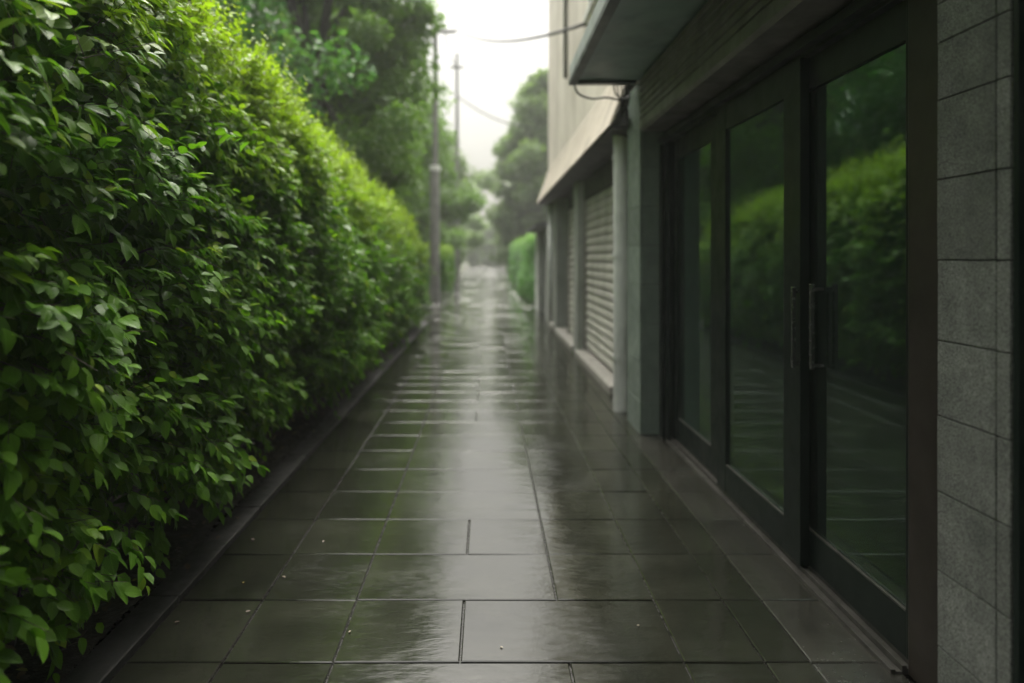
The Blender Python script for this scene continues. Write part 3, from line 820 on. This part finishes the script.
# small shed past the building
shed = thing('shed', (2.2, 16.5, 0), 'small grey shed with a dark open doorway past the beige building', 'shed')
mb = MB()
mb.box(1.40, 3.4, 17.55, 18.6, 0, 2.2); mb.box(1.60, 3.4, 14.62, 17.547, 0, 2.2); mb.box(1.40, 1.597, 14.62, 15.3, 0, 2.2)
mb.build('wall', M['column'], shed)
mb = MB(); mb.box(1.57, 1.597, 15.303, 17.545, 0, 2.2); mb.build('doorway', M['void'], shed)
mb = MB(); mb.extrude_y([(1.12, 2.203), (1.12, 2.27), (3.5, 2.62), (3.5, 2.203)], 14.63, 18.75); mb.build('roof', M['roof'], shed)

# ------------------------------------------------------------------ poles and wires
p1 = thing('utility_pole', (-1.82, 22.3, 0), 'thick grey utility pole with a white band, at the end of the long hedge', 'pole', 'utility poles along the path')
mb = MB(); mb.tube([(-1.82, 22.3, -.05), (-1.82, 22.3, 4.50)], [.185, .175], 18); mb.build('lower_pole', M['pole'], p1, smooth=False)
mb = MB(); mb.tube([(-1.82, 22.3, 4.50), (-1.82, 22.3, 4.68)], .20, 18); mb.build('band', M['band'], p1)
mb = MB(); mb.tube([(-1.80, 22.3, 4.68), (-1.80, 22.3, 9.9)], [.105, .085], 14); mb.build('upper_pole', M['pole'], p1)
mb = MB(); mb.bbox(-2.3, -1.08, 22.25, 22.35, 9.3, 9.40, .01); mb.build('crossarm', M['pole'], p1)
p2 = thing('utility_pole', (-1.78, 38., 0), 'taller thin utility pole farther along, standing against the pale sky', 'pole', 'utility poles along the path')
mb = MB(); mb.tube([(-1.78, 38, -.05), (-1.78, 38, 13.6)], [.14, .085], 14); mb.build('pole_shaft', M['pole'], p2)
for a, b, z in ((-2.2, -1.36, 12.7),):
    mb = MB(); mb.bbox(a, b, 37.93, 38.07, z, z+.11, .01); mb.build('crossarm', M['pole'], p2)
def wire(a, b, sag, r, label):
    a, b = Vector(a), Vector(b); mb = MB()
    pts = []
    for i in range(25):
        t = i/24; q = a.lerp(b, t); q.z -= sag*4*t*(1-t); pts.append(q)
    mb.tube(pts, r, 6)
    return tag(mb.build('overhead_wire', M['cable'], None, smooth=True), label, 'wire', 'overhead wires across the path')
wire((-1.1, 22.3, 9.48), (1.39, 8.9, 4.75), .35, .028, 'upper overhead wire from the thick pole to the beige wall')
wire((-1.6, 38, 12.83), (-1.5, 22.35, 9.45), .5, .026, 'overhead wire running between the two utility poles')
wire((-1.72, 38, 11.02), (4.0, 43, 10.2), .6, .035, 'lower overhead wire from the thin pole into the right tree')

# loose cables under the canopy corner
mb = MB()
def cat(pts, r=.009):
    P = [Vector(p) for p in pts]; o = []
    for i in range(len(P)-1):
        p0, p1_, p2_, p3 = P[max(i-1, 0)], P[i], P[i+1], P[min(i+2, len(P)-1)]
        for k in range(6):
            t = k/6
            o.append(.5*((2*p1_) + (p2_-p0)*t + (2*p0-5*p1_+4*p2_-p3)*t*t + (3*p1_-p0-3*p2_+p3)*t**3))
    o.append(P[-1]); mb.tube(o, r, 6)
cat([(.76, 5.60, 3.02), (.80, 5.60, 2.93), (.92, 5.60, 2.885), (1.05, 5.62, 2.90), (1.18, 5.64, 2.885), (1.27, 5.68, 2.93)])
for i in range(5):
    cat([(1.12+.03*i, 5.63, 3.05), (1.13+.03*i, 5.65, 2.95-.02*i), (1.2, 5.66+.02*i, 2.88-.03*i), (1.25, 5.70, 2.80-.03*i), (1.285, 5.85, 2.76-.02*i)], .007)
tag(mb.build('loose_cables', M['cable'], None, smooth=True), 'tangle of loose black cables hanging below the canopy corner', 'cables')

# ------------------------------------------------------------------ fallen leaves on the path
def leaf_obj(m):
    co, lo_, st_, uv, _ = leaf_arrays(np.zeros((1, 3)), np.array([[1., 0, 0]]), np.array([[0, 0, 1.]]), np.array([.035]), np.array([.02]), np.array([.05]), TPL_MID)
    me = np_mesh('fallen_leaf', co, lo_, st_, uv, {'tone': np.ones(len(st_)), 'young': np.zeros(len(st_))}); me.materials.append(m); return me
lm = [leaf_obj(M['fallen']), leaf_obj(M['fallen2'])]
rl = random.Random(9)
spots = [(-.98+.02, 3.0, 1), (-1.12, 2.95, 0), (-.86, 3.38, 1), (-.55, 2.55, 1), (-1.25, 3.4, 1), (.62, 2.6, 1), (-1.28, 2.62, 1), (.05, 2.46, 1)]
for i in range(3):
    spots.append((rl.choice([rl.uniform(-1.33, -.4), rl.uniform(-1.33, -1.0), rl.uniform(-1.3, 1.4)]), 2.2+rl.random()**1.5*8, 0 if rl.random() < .15 else 1))
for x, y_, k in spots:
    o = bpy.data.objects.new('fallen_leaf', lm[k]); COL.objects.link(o)
    o.location = (x, y_, .004); o.rotation_euler = (rl.uniform(-.1, .1), rl.uniform(-.1, .1), rl.uniform(0, 6.28)); sc = rl.uniform(.35, .8); o.scale = (sc, sc, sc)
    tag(o, 'tiny yellow leaf lying flat on the wet paving slabs' if k == 0 else 'tiny pale brown leaf lying flat on the wet paving slabs', 'leaf', 'fallen leaves scattered on the wet path')

# ------------------------------------------------------------------ haze
hz = MB(); hz.box(-175, 175, -35, 175, -1.1, 17.0)
m, nt, nd, lk = mat('haze')
v = N(nt, 'ShaderNodeVolumePrincipled'); v.inputs['Color'].default_value = (.93, .95, .93, 1); v.inputs['Density'].default_value = .0018
v.inputs['Anisotropy'].default_value = .3
o = N(nt, 'ShaderNodeOutputMaterial'); lk.new(v.outputs[0], o.inputs['Volume'])
tag(hz.build('haze', m), kind='stuff')

# ------------------------------------------------------------------ light
w = bpy.data.worlds.new('World'); S.world = w; w.use_nodes = True
nt = w.node_tree; nt.nodes.clear()
sky = N(nt, 'ShaderNodeTexSky', sky_type='NISHITA'); sky.sun_disc = False
EL, AZ = math.radians(66), math.radians(-10)
sky.sun_elevation = EL; sky.sun_rotation = AZ; sky.air_density = 1.6; sky.dust_density = 6.0; sky.ozone_density = 1.0
hs = N(nt, 'ShaderNodeHueSaturation'); hs.inputs['Saturation'].default_value = .16
nt.links.new(sky.outputs[0], hs.inputs['Color'])
wc = mixc(nt, 1., hs.outputs[0], (1.03, 1.0, .93), 'MULTIPLY')
# overcast sky: the zenith is brighter than the horizon
sx = N(nt, 'ShaderNodeSeparateXYZ'); nt.links.new(N(nt, 'ShaderNodeTexCoord').outputs['Generated'], sx.inputs[0])
wc = mixc(nt, 1., wc, mapr(nt, sx.outputs['Z'], 0., 1., .42, 1.62), 'MULTIPLY')
bg = N(nt, 'ShaderNodeBackground'); bg.inputs['Strength'].default_value = .10
nt.links.new(wc, bg.inputs['Color'])
ow = N(nt, 'ShaderNodeOutputWorld'); nt.links.new(bg.outputs[0], ow.inputs['Surface'])
sl = bpy.data.lights.new('sun', 'SUN'); sl.energy = 1.5; sl.angle = math.radians(40); sl.color = (1., .97, .90)
so = bpy.data.objects.new('sun', sl); COL.objects.link(so)
sd = Vector((math.sin(AZ)*math.cos(EL), math.cos(AZ)*math.cos(EL), math.sin(EL)))
so.rotation_euler = (-sd).to_track_quat('-Z', 'Y').to_euler(); so.location = (0, 20, 30)

# ------------------------------------------------------------------ camera and view
cam = bpy.data.cameras.new('camera'); co_ = bpy.data.objects.new('camera', cam); COL.objects.link(co_)
co_.location = (0, 0, CAM_H); co_.rotation_euler = (math.radians(90), 0, 0)
cam.sensor_width = 36; cam.sensor_fit = 'HORIZONTAL'; cam.lens = F/1024*36
cam.shift_x = (512-487)/1024; cam.shift_y = -(341.5-257)/1024
cam.clip_start = .05; cam.clip_end = 1000
cam.dof.use_dof = True; cam.dof.focus_distance = 2.4; cam.dof.aperture_fstop = .95
S.camera = co_
vs = S.view_settings; S.display_settings.display_device = 'sRGB'
vs.view_transform = 'Standard'; vs.look = 'None'; vs.exposure = 1.5; vs.gamma = 1.0; vs.use_curve_mapping = False
S.render.engine = 'CYCLES'
c = S.cycles
c.use_denoising = True; c.max_bounces = 7; c.diffuse_bounces = 3; c.glossy_bounces = 4; c.transmission_bounces = 4
c.transparent_max_bounces = 8; c.volume_bounces = 1; c.volume_step_rate = 4; c.sample_clamp_indirect = 6
